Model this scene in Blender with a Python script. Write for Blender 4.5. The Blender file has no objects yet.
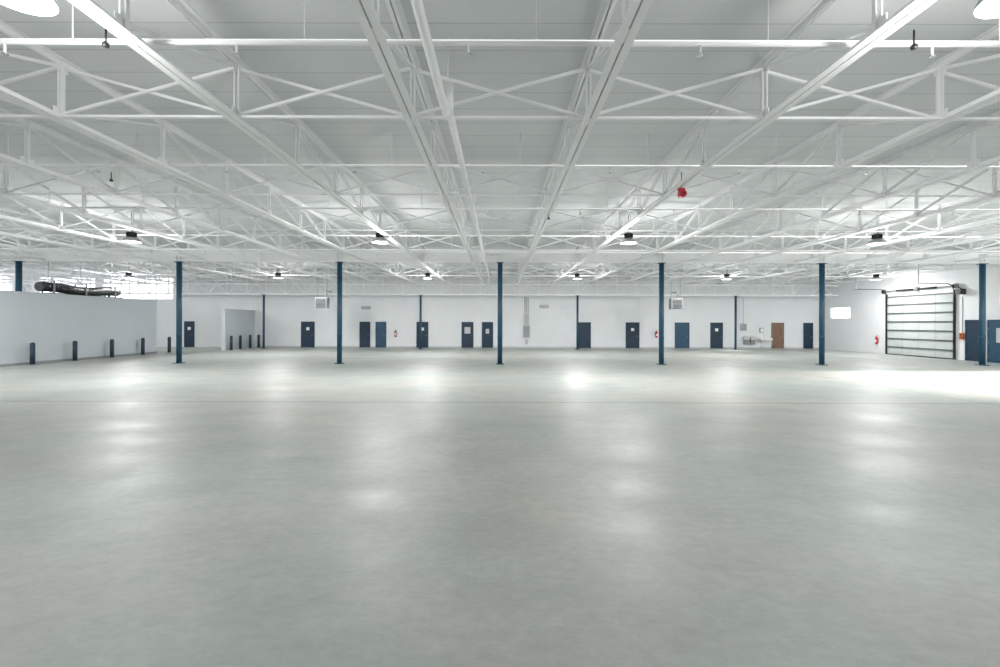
import bpy, math, random
from mathutils import Vector, Matrix
random.seed(4)
S = 8.2            # column bay
YG = 23.0          # girder / column row
YF = 38.0          # far wall
XR, XL, YB = 27.0, -40.0, -13.0
ZB, ZD = 5.22, 6.17  # truss bottom chord / deck underside
scene = bpy.context.scene
COL = scene.collection

# ------------------------------------------------------------ materials
def new_mat(name):
    m = bpy.data.materials.new(name); m.use_nodes = True
    nt = m.node_tree
    return m, nt, nt.nodes['Principled BSDF']

def mat(name, col, rough=0.5, metal=0.0, var=0.06, scale=3.0, emit=0.0, ecol=None):
    m, nt, b = new_mat(name)
    tc = nt.nodes.new('ShaderNodeTexCoord')
    n = nt.nodes.new('ShaderNodeTexNoise'); n.inputs['Scale'].default_value = scale
    n.inputs['Detail'].default_value = 4
    r = nt.nodes.new('ShaderNodeValToRGB')
    r.color_ramp.elements[0].position = 0.3; r.color_ramp.elements[1].position = 0.7
    r.color_ramp.elements[0].color = tuple(c*(1-var) for c in col)+(1,)
    r.color_ramp.elements[1].color = tuple(min(1, c*(1+var)) for c in col)+(1,)
    nt.links.new(tc.outputs['Object'], n.inputs['Vector'])
    nt.links.new(n.outputs['Fac'], r.inputs['Fac'])
    nt.links.new(r.outputs['Color'], b.inputs['Base Color'])
    b.inputs['Roughness'].default_value = rough
    b.inputs['Metallic'].default_value = metal
    if emit:
        b.inputs['Emission Color'].default_value = (ecol or (1, 1, 1))+(1,)
        b.inputs['Emission Strength'].default_value = emit
    return m

M_STEEL = mat('white_painted_steel', (0.88, 0.89, 0.90), 0.55, 0, 0.02)
M_WALL = mat('white_painted_block', (0.80, 0.82, 0.84), 0.6, 0, 0.03, 0.6)
M_PART = mat('partition_shade_grey', (0.55, 0.59, 0.625), 0.6, 0, 0.03, 0.5)  # shade on the partition is put into this grey
M_BLUE = mat('blue_painted_steel', (0.014, 0.065, 0.115), 0.4, 0, 0.15)
M_NAVYB = mat('navy_bollard_paint', (0.012, 0.035, 0.058), 0.4, 0, 0.15)
M_NAVY = mat('navy_door_paint', (0.008, 0.032, 0.062), 0.45, 0, 0.1)
M_DOORB = mat('blue_door_paint', (0.018, 0.075, 0.135), 0.45, 0, 0.1)
M_BROWN = mat('brown_wood_door', (0.22, 0.13, 0.09), 0.5, 0, 0.2)
M_FRAME = mat('door_frame_paint', (0.014, 0.045, 0.08), 0.45)
M_BLACK = mat('black_metal', (0.02, 0.02, 0.022), 0.4)
M_GREY = mat('grey_metal', (0.30, 0.32, 0.33), 0.4, 0.3)
M_LGREY = mat('light_grey_plastic', (0.55, 0.57, 0.58), 0.4)
M_CHROME = mat('steel_bright', (0.6, 0.6, 0.6), 0.25, 0.9)
M_RED = mat('red_paint', (0.5, 0.01, 0.03), 0.35)
M_WHITE = mat('white_plastic', (0.88, 0.88, 0.88), 0.4)
M_GAR = mat('garage_panel', (0.50, 0.54, 0.53), 0.85, 0, 0.03)
M_GARL = mat('garage_stile', (0.44, 0.48, 0.47), 0.8, 0, 0.04)
M_GARD = mat('garage_strut', (0.13, 0.14, 0.145), 0.6, 0, 0.04)
M_ORANGE = mat('orange_plastic', (0.6, 0.16, 0.04), 0.4)
M_LAMP = mat('lamp_diffuser', (0.9, 0.9, 0.9), 0.5, emit=4.0, ecol=(1, 0.99, 0.97))
M_LAMP.cycles.emission_sampling = 'NONE'
M_CONC = mat('outdoor_concrete', (0.6, 0.6, 0.58), 0.9, 0, 0.1, 0.3)

# deck with faint seams
def deck_mat():
    m, nt, b = new_mat('painted_roof_deck')
    N, L = nt.nodes, nt.links
    tc = N.new('ShaderNodeTexCoord'); sep = N.new('ShaderNodeSeparateXYZ')
    L.new(tc.outputs['Object'], sep.inputs[0])
    def seam(out, period, width):
        d = N.new('ShaderNodeMath'); d.operation = 'DIVIDE'; d.inputs[1].default_value = period
        L.new(out, d.inputs[0])
        f = N.new('ShaderNodeMath'); f.operation = 'FRACT'; L.new(d.outputs[0], f.inputs[0])
        c = N.new('ShaderNodeMath'); c.operation = 'LESS_THAN'; c.inputs[1].default_value = width/period
        L.new(f.outputs[0], c.inputs[0]); return c.outputs[0]
    a = seam(sep.outputs['Y'], 0.61, 0.025)
    n = N.new('ShaderNodeTexNoise'); n.inputs['Scale'].default_value = 0.5; n.inputs['Detail'].default_value = 5
    L.new(tc.outputs['Object'], n.inputs['Vector'])
    r = N.new('ShaderNodeValToRGB')
    r.color_ramp.elements[0].position = .3; r.color_ramp.elements[1].position = .7
    r.color_ramp.elements[0].color = (0.68, 0.705, 0.715, 1); r.color_ramp.elements[1].color = (0.74, 0.76, 0.77, 1)
    L.new(n.outputs['Fac'], r.inputs['Fac'])
    mx = N.new('ShaderNodeMixRGB'); mx.inputs[2].default_value = (0.56, 0.58, 0.59, 1)
    L.new(a, mx.inputs[0]); L.new(r.outputs['Color'], mx.inputs[1])
    L.new(mx.outputs[0], b.inputs['Base Color'])
    b.inputs['Roughness'].default_value = 0.7
    return m
M_DECK = deck_mat()

def floor_mat():
    m, nt, b = new_mat('sealed_concrete_floor')
    N, L = nt.nodes, nt.links
    tc = N.new('ShaderNodeTexCoord'); sep = N.new('ShaderNodeSeparateXYZ')
    L.new(tc.outputs['Object'], sep.inputs[0])
    def noise(scale, detail, stretch=(1, 1, 1), rough=0.6, dist=0.0):
        mp = N.new('ShaderNodeMapping'); mp.inputs['Scale'].default_value = stretch
        L.new(tc.outputs['Object'], mp.inputs['Vector'])
        n = N.new('ShaderNodeTexNoise'); n.inputs['Scale'].default_value = scale
        n.inputs['Detail'].default_value = detail; n.inputs['Roughness'].default_value = rough
        n.inputs['Distortion'].default_value = dist
        L.new(mp.outputs[0], n.inputs['Vector']); return n.outputs['Fac']
    def ramp(fac, stops):
        r = N.new('ShaderNodeValToRGB'); e = r.color_ramp.elements
        e[0].position, e[0].color = stops[0][0], stops[0][1]+(1,)
        e[1].position, e[1].color = stops[-1][0], stops[-1][1]+(1,)
        for p, c in stops[1:-1]:
            x = e.new(p); x.color = c+(1,)
        L.new(fac, r.inputs['Fac']); return r.outputs['Color']
    base = ramp(noise(0.25, 5, (1.0, 1.0, 1), 0.55, 0.3),
                [(0.34, (0.335, 0.372, 0.352)), (0.5, (0.372, 0.395, 0.37)), (0.64, (0.405, 0.402, 0.37))])
    streak = ramp(noise(1.1, 10, (0.7, 1.1, 1), 0.65, 0.3), [(0.34, (0.91, 0.91, 0.91)), (0.66, (1.07, 1.07, 1.07))])
    fine = ramp(noise(7, 10, (0.8, 1.2, 1), 0.8), [(0.36, (0.88, 0.88, 0.88)), (0.62, (1.07, 1.07, 1.07))])
    m1 = N.new('ShaderNodeMixRGB'); m1.blend_type = 'MULTIPLY'; m1.inputs[0].default_value = 1
    L.new(base, m1.inputs[1]); L.new(streak, m1.inputs[2])
    m2 = N.new('ShaderNodeMixRGB'); m2.blend_type = 'MULTIPLY'; m2.inputs[0].default_value = 1
    L.new(m1.outputs[0], m2.inputs[1]); L.new(fine, m2.inputs[2])
    # slab joint lines : one transverse, one longitudinal
    def line(out, pos, hw):
        ad = N.new('ShaderNodeMath'); ad.operation = 'ADD'; ad.inputs[1].default_value = -pos
        L.new(out, ad.inputs[0])
        ab = N.new('ShaderNodeMath'); ab.operation = 'ABSOLUTE'; L.new(ad.outputs[0], ab.inputs[0])
        lt = N.new('ShaderNodeMath'); lt.operation = 'LESS_THAN'; lt.inputs[1].default_value = hw
        L.new(ab.outputs[0], lt.inputs[0]); return lt.outputs[0]
    mxx = N.new('ShaderNodeMath'); mxx.operation = 'MAXIMUM'
    L.new(line(sep.outputs['Y'], 11.9, 0.055), mxx.inputs[0]); L.new(line(sep.outputs['X'], 12.8, 0.03), mxx.inputs[1])
    mu = N.new('ShaderNodeMath'); mu.operation = 'MULTIPLY'; mu.inputs[1].default_value = 0.75
    L.new(mxx.outputs[0], mu.inputs[0])
    m3 = N.new('ShaderNodeMixRGB'); m3.inputs[2].default_value = (0.17, 0.17, 0.15, 1)
    L.new(mu.outputs[0], m3.inputs[0]); L.new(m2.outputs[0], m3.inputs[1])
    L.new(m3.outputs[0], b.inputs['Base Color'])
    rr = ramp(noise(0.7, 6, (0.7, 1.2, 1)), [(0.35, (0.40,)*3), (0.65, (0.54,)*3)])
    L.new(rr, b.inputs['Roughness'])
    b.inputs['Specular IOR Level'].default_value = 0.45
    bp = N.new('ShaderNodeBump'); bp.inputs['Strength'].default_value = 0.08; bp.inputs['Distance'].default_value = 0.02
    L.new(noise(2.5, 5), bp.inputs['Height']); L.new(bp.outputs[0], b.inputs['Normal'])
    return m
M_FLOOR = floor_mat()

# ------------------------------------------------------------ mesh builder
class MB:
    def __init__(s): s.v = []; s.f = []; s.mi = []; s.mats = []; s.sm = []
    def m(s, mat):
        if mat not in s.mats: s.mats.append(mat)
        return s.mats.index(mat)
    def box(s, x0, x1, y0, y1, z0, z1, mat):
        k = len(s.v)
        s.v += [(x0,y0,z0),(x1,y0,z0),(x1,y1,z0),(x0,y1,z0),(x0,y0,z1),(x1,y0,z1),(x1,y1,z1),(x0,y1,z1)]
        for f in ((0,3,2,1),(4,5,6,7),(0,1,5,4),(1,2,6,5),(2,3,7,6),(3,0,4,7)):
            s.f.append(tuple(k+i for i in f)); s.mi.append(s.m(mat)); s.sm.append(False)
    def bar(s, p, q, w, h, mat):
        p, q = Vector(p), Vector(q); d = (q-p).normalized()
        up = Vector((0,0,1)) if abs(d.z) < 0.95 else Vector((0,1,0))
        a = d.cross(up).normalized()*w/2; b = a.normalized().cross(d).normalized()*h/2
        k = len(s.v)
        for o in (p, q):
            for sa, sb in ((-1,-1),(1,-1),(1,1),(-1,1)):
                s.v.append(tuple(o+a*sa+b*sb))
        for f in ((0,1,2,3),(7,6,5,4),(0,4,5,1),(1,5,6,2),(2,6,7,3),(3,7,4,0)):
            s.f.append(tuple(k+i for i in f)); s.mi.append(s.m(mat)); s.sm.append(False)
    def cyl(s, p, q, r, mat, n=12, r2=None, cap=True):
        p, q = Vector(p), Vector(q); d = (q-p).normalized()
        up = Vector((0,0,1)) if abs(d.z) < 0.95 else Vector((0,1,0))
        a = d.cross(up).normalized(); b = d.cross(a).normalized()
        r2 = r if r2 is None else r2; k = len(s.v)
        for o, rr in ((p, r), (q, r2)):
            for i in range(n):
                t = 2*math.pi*i/n
                s.v.append(tuple(o+(a*math.cos(t)+b*math.sin(t))*rr))
        mi = s.m(mat)
        for i in range(n):
            j = (i+1) % n
            s.f.append((k+i, k+j, k+n+j, k+n+i)); s.mi.append(mi); s.sm.append(True)
        if cap:
            s.f.append(tuple(k+i for i in reversed(range(n)))); s.mi.append(mi); s.sm.append(False)
            s.f.append(tuple(k+n+i for i in range(n))); s.mi.append(mi); s.sm.append(False)
    def lathe(s, prof, mat, n=28, c=(0,0,0)):
        k = len(s.v); mi = s.m(mat)
        for r, z in prof:
            for i in range(n):
                t = 2*math.pi*i/n
                s.v.append((c[0]+r*math.cos(t), c[1]+r*math.sin(t), c[2]+z))
        for j in range(len(prof)-1):
            for i in range(n):
                i2 = (i+1) % n
                s.f.append((k+j*n+i, k+j*n+i2, k+(j+1)*n+i2, k+(j+1)*n+i)); s.mi.append(mi); s.sm.append(True)
    def path(s, pts, r, mat, n=10):
        for a, b in zip(pts[:-1], pts[1:]): s.cyl(a, b, r, mat, n)
    def mesh(s, name):
        me = bpy.data.meshes.new(name); me.from_pydata(s.v, [], s.f)
        for m in s.mats: me.materials.append(m)
        me.polygons.foreach_set('material_index', s.mi)
        me.polygons.foreach_set('use_smooth', s.sm)
        me.update(); return me
    def obj(s, name, loc=(0,0,0), rot=0, parent=None):
        return put(name, s.mesh(name), loc, rot, parent)

def put(name, me, loc=(0,0,0), rot=0, parent=None):
    o = bpy.data.objects.new(name, me); COL.objects.link(o)
    o.location = loc; o.rotation_euler = (0, 0, rot)
    if parent: o.parent = parent
    return o

# ------------------------------------------------------------ shell
b = MB(); b.box(XL-0.3, XR+0.3, YB-0.3, YF+0.3, -0.2, 0, M_FLOOR); b.obj('floor')
b = MB(); b.box(-160, 160, -140, 150, -0.5, -0.21, M_CONC); b.obj('ground_outside')
b = MB(); b.box(XL-0.3, XR+0.3, YB-0.3, YF+0.3, ZD, ZD+0.3, M_DECK); b.obj('ceiling')

def wall(name, axis, c0, c1, u0, u1, openings, mat=M_WALL, top=ZD):
    """axis 'x': wall plane spans Y (u) at x in c0..c1 ; axis 'y': spans X."""
    b = MB()
    us = sorted({u0, u1, *[o[0] for o in openings], *[o[1] for o in openings]})
    zs = sorted({0, top, *[o[2] for o in openings], *[o[3] for o in openings]})
    for a, c in zip(us[:-1], us[1:]):
        run = None
        for z0, z1 in list(zip(zs[:-1], zs[1:]))+[(None, None)]:
            hole = z0 is None or any(o[0] <= (a+c)/2 <= o[1] and o[2] <= (z0+z1)/2 <= o[3] for o in openings)
            if not hole:
                run = [run[0] if run else z0, z1]
            elif run:
                if axis == 'x': b.box(c0, c1, a, c, run[0], run[1], mat)
                else: b.box(a, c, c0, c1, run[0], run[1], mat)
                run = None
            if hole: run = None
    return b.obj(name)

far_win = [(-39, -34.2, 4.0, 5.9), (-33.6, -27.6, 4.0, 5.9)]
wall('wall_far', 'y', YF, YF+0.3, XL, XR, far_win)
right_open = [(34.7, 36.8, 2.5, 3.45),
              (13.0, 20.5, 0, 4.4), (-9, -2, 0, 4.2)]  # last opening is out of view, added for room light
wall('wall_right', 'x', XR, XR+0.3, YB, YF, right_open)
left_open = [(-6, 0, 0, 4.6), (5, 11, 0, 4.6), (15, 21, 4.0, 5.9), (22, 29, 4.0, 5.9), (31, 37, 3.6, 5.9)]  # first two openings are out of view, added for room light
wall('wall_left', 'x', XL-0.3, XL, YB, YF, left_open)
wall('wall_back', 'y', YB-0.3, YB, XL, XR, [(x, x+5, 0, 4.2) for x in (-29, -14, 1, 16)])  # openings behind the camera, added to let sky light in

# windows
def window(name, axis, c, u0, u1, z0, z1, panes):
    b = MB()
    def bx(a0, a1, zz0, zz1, t0, t1, m):
        if axis == 'y': b.box(a0, a1, c+t0, c+t1, zz0, zz1, m)
        else: b.box(c+t0, c+t1, a0, a1, zz0, zz1, m)
    w = 0.06
    bx(u0, u1, z0, z0+w, 0.05, 0.2, M_WHITE); bx(u0, u1, z1-w, z1, 0.05, 0.2, M_WHITE)
    for i in range(panes+1):
        u = u0+(u1-u0-w)*i/panes
        bx(u, u+w, z0, z1, 0.05, 0.2, M_WHITE)
    b.obj(name)
k = 1
for o in far_win: window('window_%d' % k, 'y', YF, *o, 4); k += 1
window('window_%d' % k, 'x', XR, 34.7, 36.8, 2.5, 3.45, 1); k += 1
for o in left_open[2:]: window('window_%d' % k, 'x', XL-0.3, *o, 4); k += 1

# partitions
b = MB()
b.box(-23.5, -23.2, 12, 30.4, 0, 3.5, M_PART)
b.box(-39.9, -23.5, 30.1, 30.4, 0, 3.5, M_PART)
b.box(-23.55, -23.15, 12, 30.45, 3.5, 3.56, M_PART)
b.box(-23.2, -23.17, 12, 30.4, 0, 0.12, M_GREY)
b.obj('wall_partition_left')
b = MB()
b.box(-21.0, -20.7, 33.9, 37.98, 0, 3.05, M_PART); b.box(-21.05, -20.65, 33.85, 37.98, 3.05, 3.12, M_PART)
b.obj('wall_partition_stub')
b = MB(); b.box(-20.6, XR-0.02, YF-0.03, YF, 0, 0.12, M_LGREY); b.obj('baseboard_far')

# ------------------------------------------------------------ roof trusses
def truss_mesh():
    b = MB()
    y0, y1 = YB+0.05, YF-0.05
    # bottom chord : double angle, top chord : double angle under the deck
    for s_ in (-1, 1):
        xa, xb = sorted((0.010*s_, 0.105*s_))
        b.box(xa, xb, y0, y1, ZB, ZB+0.012, M_STEEL)
        xa, xb = sorted((0.010*s_, 0.022*s_))
        b.box(xa, xb, y0, y1, ZB+0.012, ZB+0.10, M_STEEL)
        xa, xb = sorted((0.010*s_, 0.095*s_))
        b.box(xa, xb, y0, y1, ZD-0.014, ZD-0.001, M_STEEL)
        xa, xb = sorted((0.010*s_, 0.022*s_))
        b.box(xa, xb, y0, y1, ZD-0.10, ZD-0.014, M_STEEL)
    p = 2.1; ys = []
    y = 7.0
    while y > y0+1: y -= p
    while y < y1:
        ys.append(y); y += p
    for i, y in enumerate(ys):
        for sx in (-0.032, 0.032):
            b.bar((sx, y, ZB+0.03), (sx, y, ZD-0.03), 0.018, 0.05, M_STEEL)
        b.box(-0.009, 0.009, y-0.12, y+0.12, ZB+0.005, ZB+0.19, M_STEEL)
        b.box(-0.009, 0.009, y-0.10, y+0.10, ZD-0.18, ZD-0.02, M_STEEL)
        if i+1 < len(ys):
            yn = ys[i+1]
            if (y+yn)/2 < 10 or (y+yn)/2 > 30:
                a, c = (y, ZB+0.12), (yn, ZD-0.1)
            else:
                a, c = (y, ZD-0.1), (yn, ZB+0.12)
            for sx in (-0.03, 0.03):
                b.bar((sx, a[0], a[1]), (sx, c[0], c[1]), 0.012, 0.035, M_STEEL)
    return b.mesh('roof_truss')
TM = truss_mesh()
txs = []
x = S/6
while x > XL+1: x -= S/3
while x < XR-0.5:
    if x > XL+0.3: txs.append(x)
    x += S/3
for x in txs: put('roof_truss', TM, (x, 0, 0))

# transverse bridging rows
b = MB()
for y in (2.8, 7.0, 11.2, 15.4, 19.6, 25.9, 30.1, 34.3):
    for a, c in zip(txs[:-1], txs[1:]):
        b.bar((a, y, ZB+0.10), (c, y, ZD-0.10), 0.04, 0.04, M_STEEL)
        b.bar((a, y+0.06, ZD-0.10), (c, y+0.06, ZB+0.10), 0.04, 0.04, M_STEEL)
    b.bar((txs[0], y-0.05, ZB+0.05), (txs[-1], y-0.05, ZB+0.05), 0.06, 0.035, M_STEEL)
b.obj('truss_cross_bracing')

# main girder on near column row (wide flange) with stiffeners
def girder(name, y, z0, z1):
    b = MB()
    b.box(XL+0.02, XR-0.02, y-0.15, y+0.15, z0, z0+0.04, M_STEEL)
    b.box(XL+0.02, XR-0.02, y-0.15, y+0.15, z1-0.04, z1, M_STEEL)
    b.box(XL+0.02, XR-0.02, y-0.015, y+0.015, z0, z1, M_STEEL)
    x = -4*S
    while x < XR-1:
        for dx in (-0.1, 0.1): b.box(x+dx-0.01, x+dx+0.01, y-0.14, y+0.14, z0+0.04, z1-0.04, M_STEEL)
        x += S
    b.obj(name)
girder('steel_girder', YG, ZB-0.02, ZB+0.58)
girder('steel_girder', -3.0, ZB-0.02, ZB+0.58)
# far deep lattice girder
b = MB(); yf = 36.0; zl = 4.32
b.box(XL+0.02, XR-0.02, yf-0.12, yf+0.12, zl, zl+0.10, M_STEEL)
b.box(XL+0.02, XR-0.02, yf-0.1, yf+0.1, ZD-0.12, ZD-0.002, M_STEEL)
b.box(XL+0.02, XR-0.02, yf-0.05, yf+0.05, ZB-0.1, ZB, M_STEEL)
x = XL+1; p = 1.56
while x+p < XR:
    b.bar((x, yf, zl), (x, yf, ZD-.05), 0.06, 0.06, M_STEEL)
    b.bar((x, yf+0.04, zl+.05), (x+p, yf+0.04, ZD-.05), 0.05, 0.05, M_STEEL)
    b.bar((x, yf-0.04, ZD-.05), (x+p, yf-0.04, zl+.05), 0.05, 0.05, M_STEEL)
    x += p
b.obj('lattice_girder')

# ------------------------------------------------------------ columns
def column_mesh(r, top):
    b = MB()
    b.cyl((0,0,0.02), (0,0,top), r, M_BLUE, 20)
    b.box(-0.2, 0.2, -0.2, 0.2, 0, 0.025, M_BLUE)
    b.box(-0.17, 0.17, -0.15, 0.15, top-0.03, top, M_BLUE)
    for sx in (-1, 1):
        for sy in (-1, 1):
            b.cyl((sx*.15, sy*.15, 0.02), (sx*.15, sy*.15, 0.07), 0.016, M_GREY, 6)
    b.cyl((0,0,1.35), (0,0,1.5), r+0.006, M_BLUE, 20)
    return b.mesh('steel_column')
CM = column_mesh(0.125, ZB-0.025)
for i in range(-4, 4):
    put('steel_column', CM, (i*S+(0.05 if i > 0 else 0), YG, 0))
    put('steel_column', CM, (i*S, -3.0, 0))
CF = column_mesh(0.085, zl-0.005)
for xx in (-31.3, -18.9, -6.35, 6.2, 18.85):
    put('steel_column', CF, (xx, yf, 0))

# ------------------------------------------------------------ bollards
def bollard_mesh():
    b = MB()
    b.cyl((0,0,0.01), (0,0,1.02), 0.10, M_NAVYB, 18)
    b.lathe([(0.10,1.02),(0.085,1.06),(0.05,1.085),(0.0001,1.095)], M_NAVYB, 18)
    b.cyl((0,0,0), (0,0,0.02), 0.16, M_GREY, 18)
    return b.mesh('bollard')
BM = bollard_mesh()
for y in (22.0, 24.2, 26.5, 28.8, 31.1): put('bollard', BM, (-22.85, y, 0))
for p in ((-20.3, 34.0), (-20.3, 35.2), (-20.2, 36.4), (-20.0, 37.3)): put('bollard', BM, (p[0], p[1], 0))

# ------------------------------------------------------------ doors (front face toward -Y, origin at floor centre)
def door(name, loc, rot=0, w=0.98, h=2.13, leaf=M_NAVY, lite=None, sign=False, frame=M_FRAME):
    b = MB(); t = 0.05
    b.box(-w/2-t, -w/2, -0.05, 0.0, 0, h+t, frame); b.box(w/2, w/2+t, -0.05, 0.0, 0, h+t, frame)
    b.box(-w/2, w/2, -0.05, 0.0, h, h+t, frame)
    b.box(-w/2, w/2, -0.03, 0.0, 0.01, h, leaf)
    b.box(-w/2+.04, w/2-.04, -0.034, -0.03, 0.04, 0.26, leaf)
    b.cyl((w/2-.09, -0.09, 1.02), (w/2-.09, -0.03, 1.02), 0.02, M_CHROME, 8)
    b.cyl((w/2-.09, -0.085, 1.02), (w/2-.23, -0.085, 1.02), 0.012, M_CHROME, 8)
    for z in (0.3, 1.1, 1.85): b.cyl((-w/2+.005, -0.04, z-.06), (-w/2+.005, -0.04, z+.06), 0.012, M_CHROME, 6)
    if lite:
        lw, z0, z1 = lite
        b.box(-lw/2-.03, lw/2+.03, -0.04, -0.03, z0-.03, z1+.03, frame)
        b.box(-lw/2, lw/2, -0.043, -0.04, z0, z1, M_LGREY)
    if sign:
        b.box(-0.13, 0.13, -0.04, -0.03, 1.45, 1.70, M_WHITE)
    return b.obj(name, loc, rot)

def fx(px, Z=YF): return (px-501)/450.0*Z
dn = 1
def D(px, **k):
    global dn
    door('door_%d' % dn, (fx(px, YF), YF-0.001, 0), **k); dn += 1
D(190.5, w=0.75, leaf=M_NAVY, sign=True)
D(309, w=1.05, sign=True)
D(366, w=0.8); D(382, w=0.8, leaf=M_DOORB)
D(423.5, w=0.9, sign=True)
D(468.5, w=0.9, lite=(0.5, 1.2, 1.75)); D(488.5, w=0.85, lite=(0.3, 1.2, 1.6))
D(585, w=1.05); D(633.5, w=1.05, sign=True)
D(683, w=1.12, leaf=M_DOORB)
D(717.5, w=0.95, sign=True)
D(778.5, w=0.95, leaf=M_BROWN, frame=M_BROWN)
D(809, w=0.7)
# side doors on right wall
door('door_%d' % dn, (XR-0.001, 25.55, 0), rot=-math.pi/2, w=0.98, h=2.3, leaf=M_NAVY); dn += 1
door('door_%d' % dn, (XR-0.001, 24.35, 0), rot=-math.pi/2, w=0.98, h=2.3, leaf=M_DOORB, lite=(0.2, 1.1, 1.9)); dn += 1

# ------------------------------------------------------------ sectional garage door mounted on the inside of the right wall
b = MB()
y0, y1, hh = 26.7, 31.3, 4.0
n = 7
for i in range(n):
    z0, z1 = i*hh/n, (i+1)*hh/n
    b.box(XR+0.06, XR+0.10, y0, y1, z0, z1-0.03, M_GAR)
    b.box(XR+0.08, XR+0.09, y0, y1, z1-0.03, z1, M_BLACK)
    b.box(XR+0.03, XR+0.06, y0+0.02, y1-0.02, z1-0.10, z1-0.03, M_GARD)
    for j in range(5):
        yy = y0+0.03+(y1-y0-0.13)*j/4
        b.box(XR+0.05, XR+0.06, yy, yy+0.05, z0+0.01, z1-0.10, M_GARL)
        b.box(XR+0.035, XR+0.06, yy, yy+0.06, z1-0.05, z1+0.02 if i < n-1 else z1, M_GARD)
b.box(XR+0.0, XR+0.10, y0, y1, 0.005, 0.06, M_BLACK)
for yy in (y0-0.04, y1+0.04):
    b.box(XR-0.04, XR+0.09, yy-0.025, yy+0.025, 0.002, hh+0.15, M_BLACK)
    pts = [(XR-0.02, yy, hh+0.1)]
    for t in range(1, 7):
        a = math.pi/2*t/6
        pts.append((XR-0.02-0.4*(1-math.cos(a)), yy, hh+0.1+0.4*math.sin(a)))
    pts.append((XR-2.2, yy, hh+0.52))
    for p, q in zip(pts[:-1], pts[1:]): b.bar(p, q, 0.04, 0.04, M_BLACK)
    b.bar((XR-2.1, yy, hh+0.52), (XR-2.1, yy, ZD-0.04), 0.03, 0.03, M_GREY)
b.cyl((XR-0.1, y0-0.3, hh+0.35), (XR-0.1, y1+0.3, hh+0.35), 0.03, M_GREY, 10)
for yy in (27.6, 29.2): b.cyl((XR-0.1, yy, hh+0.35), (XR-0.1, yy+1.2, hh+0.35), 0.07, M_BLACK, 14)
for yy in (y0-0.15, y1+0.15): b.cyl((XR-0.1, yy-.04, hh+0.35), (XR-0.1, yy+.04, hh+0.35), 0.12, M_BLACK, 16)
for yy in (y0-.2, 29, y1+.2): b.box(XR-0.14, XR+.1, yy-.03, yy+.03, hh+0.2, hh+0.5, M_GREY)
b.box(XR-0.25, XR+0.08, y0-0.65, y0-0.35, hh-0.15, hh+0.15, M_BLACK)   # opener motor
b.cyl((XR-0.1, y0-0.55, hh+0.15), (XR-0.1, y0-0.3, hh+0.35), 0.03, M_BLACK, 8)
b.obj('garage_door', (-0.11, 0, 0))
b = MB()
b.box(XR-0.12, XR-0.005, 26.15, 26.35, 1.2, 1.6, M_ORANGE); b.box(XR-0.14, XR-0.12, 26.2, 26.3, 1.45, 1.52, M_BLACK)
b.box(XR-0.14, XR-0.12, 26.2, 26.3, 1.3, 1.37, M_BLACK); b.cyl((XR-0.03, 26.25, 1.6), (XR-0.03, 26.25, 3.7), 0.015, M_GREY, 8)
b.obj('door_control_box')

# ------------------------------------------------------------ fire extinguishers
def ext_mesh():
    b = MB()
    b.lathe([(0.001,0),(0.075,0.0),(0.085,0.02),(0.085,0.42),(0.07,0.48),(0.03,0.52),(0.025,0.56)], M_RED, 16)
    b.box(-0.02,0.02,-0.02,0.02,0.54,0.60,M_BLACK); b.bar((0,0,0.6),(0.13,0,0.64),0.03,0.015,M_BLACK)
    b.path([(0,-.02,0.57),(-0.1,-.02,0.52),(-0.11,-.02,0.2)],0.012,M_BLACK,6)
    b.box(-0.06,0.06,-0.092,-0.07,0.15,0.33,M_WHITE)
    b.box(-0.05,0.05,0.07,0.11,0.1,0.45,M_GREY)
    return b.mesh('fire_extinguisher')
EM = ext_mesh()
put('fire_extinguisher', EM, (XR-0.13, 32.1, 0.65), -math.pi/2)
for px in (397, 657): put('fire_extinguisher', EM, (fx(px), YF-0.13, 0.9))

# ------------------------------------------------------------ electrical panel with conduit
b = MB(); X = fx(527.5)
b.box(X-0.28, X+0.28, YF-0.18, YF-0.001, 0.9, 1.9, M_LGREY)
b.box(X-0.24, X+0.24, YF-0.20, YF-0.18, 0.95, 1.85, M_GREY)
for dx in (-0.15, 0, 0.15): b.cyl((X+dx, YF-0.08, 1.9), (X+dx, YF-0.08, 4.3), 0.025, M_LGREY, 8)
b.box(X-0.2, X+0.2, YF-0.14, YF-0.001, 2.4, 2.8, M_LGREY); b.box(X-0.12, X+0.12, YF-0.12, YF-0.001, 0.3, 0.75, M_LGREY)
b.obj('electrical_panel')
# wall vents
for px, z in ((367, 3.35), (545, 3.5)):
    b = MB(); X = fx(px)
    b.box(X-0.4, X+0.4, YF-0.05, YF-0.001, z-0.14, z+0.14, M_LGREY)
    for i in range(5): b.box(X-0.36, X+0.36, YF-0.07, YF-0.05, z-0.11+i*0.05, z-0.09+i*0.05, M_GREY)
    b.obj('wall_vent')

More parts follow.
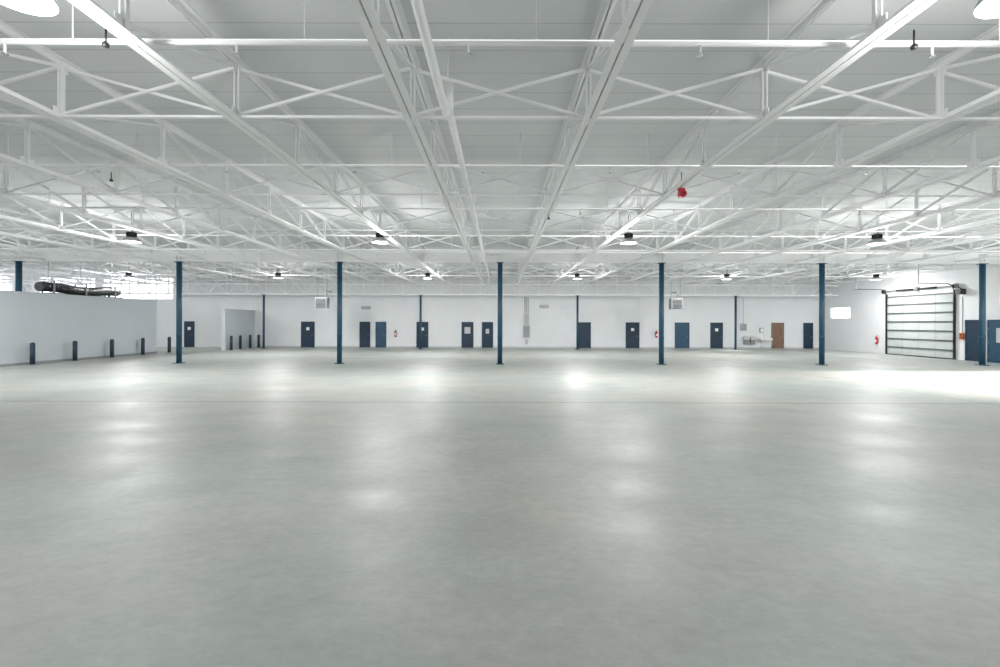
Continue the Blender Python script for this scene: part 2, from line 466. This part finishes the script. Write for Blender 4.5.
# sinks, fountain, cabinet cluster at right
b = MB()
for px in (746, 752.5):
    X = fx(px)
    b.box(X-0.22, X+0.22, YF-0.35, YF-0.001, 0.75, 1.0, M_LGREY)
    b.box(X-0.17, X+0.17, YF-0.32, YF-0.05, 1.0, 1.01, M_CHROME)
    b.box(X-0.16, X+0.16, YF-0.25, YF-0.001, 0.35, 0.75, M_GREY)
    b.path([(X, YF-.06, 1.0), (X, YF-.06, 1.12), (X, YF-.18, 1.14)], 0.012, M_CHROME, 6)
b.obj('drinking_fountain')
b = MB(); X = fx(764)
b.box(X-0.5, X+0.5, YF-0.55, YF-0.001, 0.72, 0.9, M_WHITE)
b.box(X-0.42, X+0.42, YF-0.48, YF-0.08, 0.9, 0.905, M_GREY)
b.box(X-0.5, X+0.5, YF-0.04, YF-0.001, 0.9, 1.2, M_WHITE)
for dx in (-0.44, 0.44): b.cyl((X+dx, YF-0.48, 0), (X+dx, YF-0.48, 0.72), 0.025, M_CHROME, 8)
b.path([(X, YF-.06, 1.05), (X, YF-.2, 1.1), (X, YF-.25, 1.0)], 0.015, M_CHROME, 6)
b.obj('utility_sink')
b = MB(); X = fx(762)
b.box(X-0.14, X+0.14, YF-0.12, YF-0.001, 1.35, 1.75, M_GREY); b.box(X-0.11, X+0.11, YF-0.14, YF-0.12, 1.4, 1.7, M_WHITE)
b.obj('paper_towel_dispenser')
b = MB(); X = fx(744)
b.box(X-0.25, X+0.25, YF-0.14, YF-0.001, 1.5, 2.1, M_LGREY); b.box(X-0.22, X+0.22, YF-0.155, YF-0.14, 1.53, 2.07, M_GREY)
b.cyl((X, YF-.07, 2.1), (X, YF-.07, 4.3), 0.02, M_LGREY, 8)
b.obj('electrical_box')

# unit heaters
def heater_mesh():
    b = MB()
    b.box(-0.4,0.4,-0.3,0.3,0,0.8,M_GREY)
    b.box(-0.43,0.43,-0.33,-0.3,-0.03,0.83,M_GREY)
    for i in range(7): b.box(-0.34,0.34,-0.36,-0.33,0.05+i*0.1,0.11+i*0.1,M_BLACK)
    b.cyl((0,0.3,0.4),(0,0.42,0.4),0.3,M_BLACK,20)
    for sx in (-0.34,0.34): b.cyl((sx,0,0.8),(sx,0,ZD-3.42),0.012,M_GREY,6)
    b.path([(0.2,0.1,0.8),(0.2,0.1,1.3),(0.2,1.2,1.3)],0.08,M_LGREY,10)
    return b.mesh('unit_heater')
HM = heater_mesh()
for px in (323.5, 676.5): put('unit_heater', HM, (fx(px, 33.5), 33.5, 3.15))

# black ribbed air duct above the partition
b = MB()
prof = []
n = 70
for i in range(n+1):
    t = i/n; y = 24.0+4.9*t
    prof.append((y, 3.98-0.05*math.sin(t*math.pi)+0.05*math.sin(t*9), 0.25+(0.02 if i % 2 else 0)))
for i in range(n):
    b.cyl((-24.6, prof[i][0], prof[i][1]), (-24.6, prof[i+1][0], prof[i+1][1]), prof[i][2], M_BLACK, 16, r2=prof[i+1][2], cap=(i in (0, n-1)))
b.box(-25.0, -24.2, 24.0, 28.9, 3.60, 3.66, M_BLACK)
for y in (24.5, 26.4, 28.4):
    b.box(-24.95, -24.9, y-.04, y+.04, 3.6, 4.3, M_GREY); b.box(-24.3, -24.25, y-.04, y+.04, 3.6, 4.3, M_GREY)
    b.box(-24.95, -24.25, y-.04, y+.04, 4.28, 4.32, M_GREY)
    b.cyl((-24.6, y, 4.3), (-24.6, y, ZD-0.04), 0.012, M_GREY, 6)
b.obj('flexible_air_duct')

# ------------------------------------------------------------ pipes
b = MB()
b.path([(-0.78, YB+.1, 5.08), (-0.78, 6.2, 5.08), (-0.72, 6.6, 5.08), (-0.72, 35.6, 5.08)], 0.055, M_STEEL, 14)
for y in range(-10, 34, 4):
    b.cyl((-0.75, y+.4, 5.08), (-0.75, y+.4, ZD-0.02), 0.012, M_STEEL, 6)
    b.cyl((-0.75, y+.35, 5.08), (-0.75, y+.45, 5.08), 0.075, M_STEEL, 14)
b.cyl((-0.72, 6.4, 5.08), (-0.72, 6.4, 5.5), 0.05, M_STEEL, 12)
b.obj('sprinkler_main_pipe')
def branch(y, z, r):
    b = MB(); b.cyl((XL+.2, y, z), (XR-.2, y, z), r, M_STEEL, 12)
    x = XL+1.4
    while x < XR-1:
        b.cyl((x, y, z), (x, y, z-0.14), 0.014, M_STEEL, 6); b.cyl((x, y, z-0.15), (x, y, z-0.14), 0.035, M_CHROME, 8)
        b.cyl((x+.8, y, z), (x+.8, y, ZD-.02), 0.008, M_STEEL, 6)
        x += 2.73
    b.obj('sprinkler_branch_pipe')
branch(5.3, 5.40, 0.035)
for y in (9.6, 13.2, 17.3, 21.3, 27.5, 32): branch(y, 5.45, 0.028)

# ------------------------------------------------------------ high-bay lamps
lb = MB()
lb.lathe([(0.28,0.0),(0.285,0.03),(0.25,0.10),(0.15,0.16),(0.10,0.18)], M_GREY)
lb.lathe([(0.10,0.17),(0.12,0.18),(0.12,0.34),(0.10,0.36),(0.0001,0.365)], M_BLACK)
for i in range(12):
    t = i*math.pi/6
    lb.bar((0.11*math.cos(t),0.11*math.sin(t),0.27),(0.16*math.cos(t),0.16*math.sin(t),0.27),0.008,0.15,M_BLACK)
lb.lathe([(0.0001,0.012),(0.27,0.012),(0.285,0.0)], M_LAMP)
lb.cyl((0,0,0.36),(0,0,1.05),0.012,M_GREY,8)
lb.cyl((0.05,0.0,0.36),(0.06,0.0,1.05),0.006,M_BLACK,6)
LM = lb.mesh('high_bay_lamp')
for y, sp, fill, zz, down in ((-8.0, 9.0, 125, 5.0, 45), (4.15, 9.25, 120, 5.11, 45), (16.3, 9.0, 160, 5.0, 260), (29.5, 9.8, 180, 5.0, 230)):
    for i in range(-4, 3):
        x = 0.15+sp*(i+0.5)
        if x < XL+1: continue
        o = put('high_bay_lamp', LM, (x, y, zz))
        for nm, typ, en, dz in (('lamp_light', 'AREA', down, -0.02), ('ceiling_fill', 'POINT', fill, -0.45)):  # point light is an added fill below each lamp, brightens the ceiling
            l = bpy.data.lights.new(nm, typ); l.energy = en; l.color = (1.0, 0.99, 0.975)
            if typ == 'AREA': l.shape = 'DISK'; l.size = 0.45
            else: l.shadow_soft_size = 0.25
            lo = bpy.data.objects.new(nm, l); COL.objects.link(lo); lo.parent = o; lo.location = (0, 0, dz)

# red alarm bell and small black ceiling fittings of unknown kind
b = MB()
b.cyl((0,0,0),(0,0.07,0),0.08,M_RED,20); b.cyl((0,-0.02,0),(0,0,0),0.03,M_BLACK,12)
b.box(-0.07,0.07,0.07,0.15,-0.06,0.14,M_RED); b.cyl((0,0.11,0.08),(0,0.11,0.5),0.012,M_GREY,6)
b.obj('fire_alarm_bell', (4.13, 10.15, 5.04))
for p in ((-4.3, 4.9), (4.5, 4.9), (-8.3, 9.6), (1.4, 13.0)):
    b = MB(); b.lathe([(0.0001,-0.06),(0.03,-0.055),(0.035,-0.02),(0.015,0)], M_BLACK, 12); b.cyl((0,0,0),(0,0,0.15),0.01,M_BLACK,6)
    b.obj('black_ceiling_fitting', (p[0], p[1], 5.15))

# ------------------------------------------------------------ world, sun
w = bpy.data.worlds.new('sky'); scene.world = w; w.use_nodes = True
bg = w.node_tree.nodes['Background']
bg.inputs['Color'].default_value = (0.92, 0.96, 1.0, 1); bg.inputs['Strength'].default_value = 2.8
s = bpy.data.lights.new('sun', 'SUN'); s.energy = 13.0; s.angle = math.radians(4); s.color = (1, 0.97, 0.93)
so = bpy.data.objects.new('sun', s); COL.objects.link(so)
d = Vector((-math.cos(math.radians(18)), -0.05, -math.sin(math.radians(18))))
so.rotation_euler = d.to_track_quat('-Z', 'Y').to_euler()

# ------------------------------------------------------------ camera
c = bpy.data.cameras.new('camera'); co = bpy.data.objects.new('camera', c); COL.objects.link(co)
c.lens = 16.2; c.sensor_width = 36; c.shift_y = -0.0105; c.clip_end = 500
co.location = (0, 0, 2.1)
co.rotation_mode = 'QUATERNION'
R = Matrix.Rotation(math.radians(90), 4, 'X') @ Matrix.Rotation(math.radians(0.15), 4, 'Z')
co.rotation_quaternion = R.to_quaternion()
scene.camera = co
scene.view_settings.view_transform = 'Standard'
scene.view_settings.exposure = 0.18
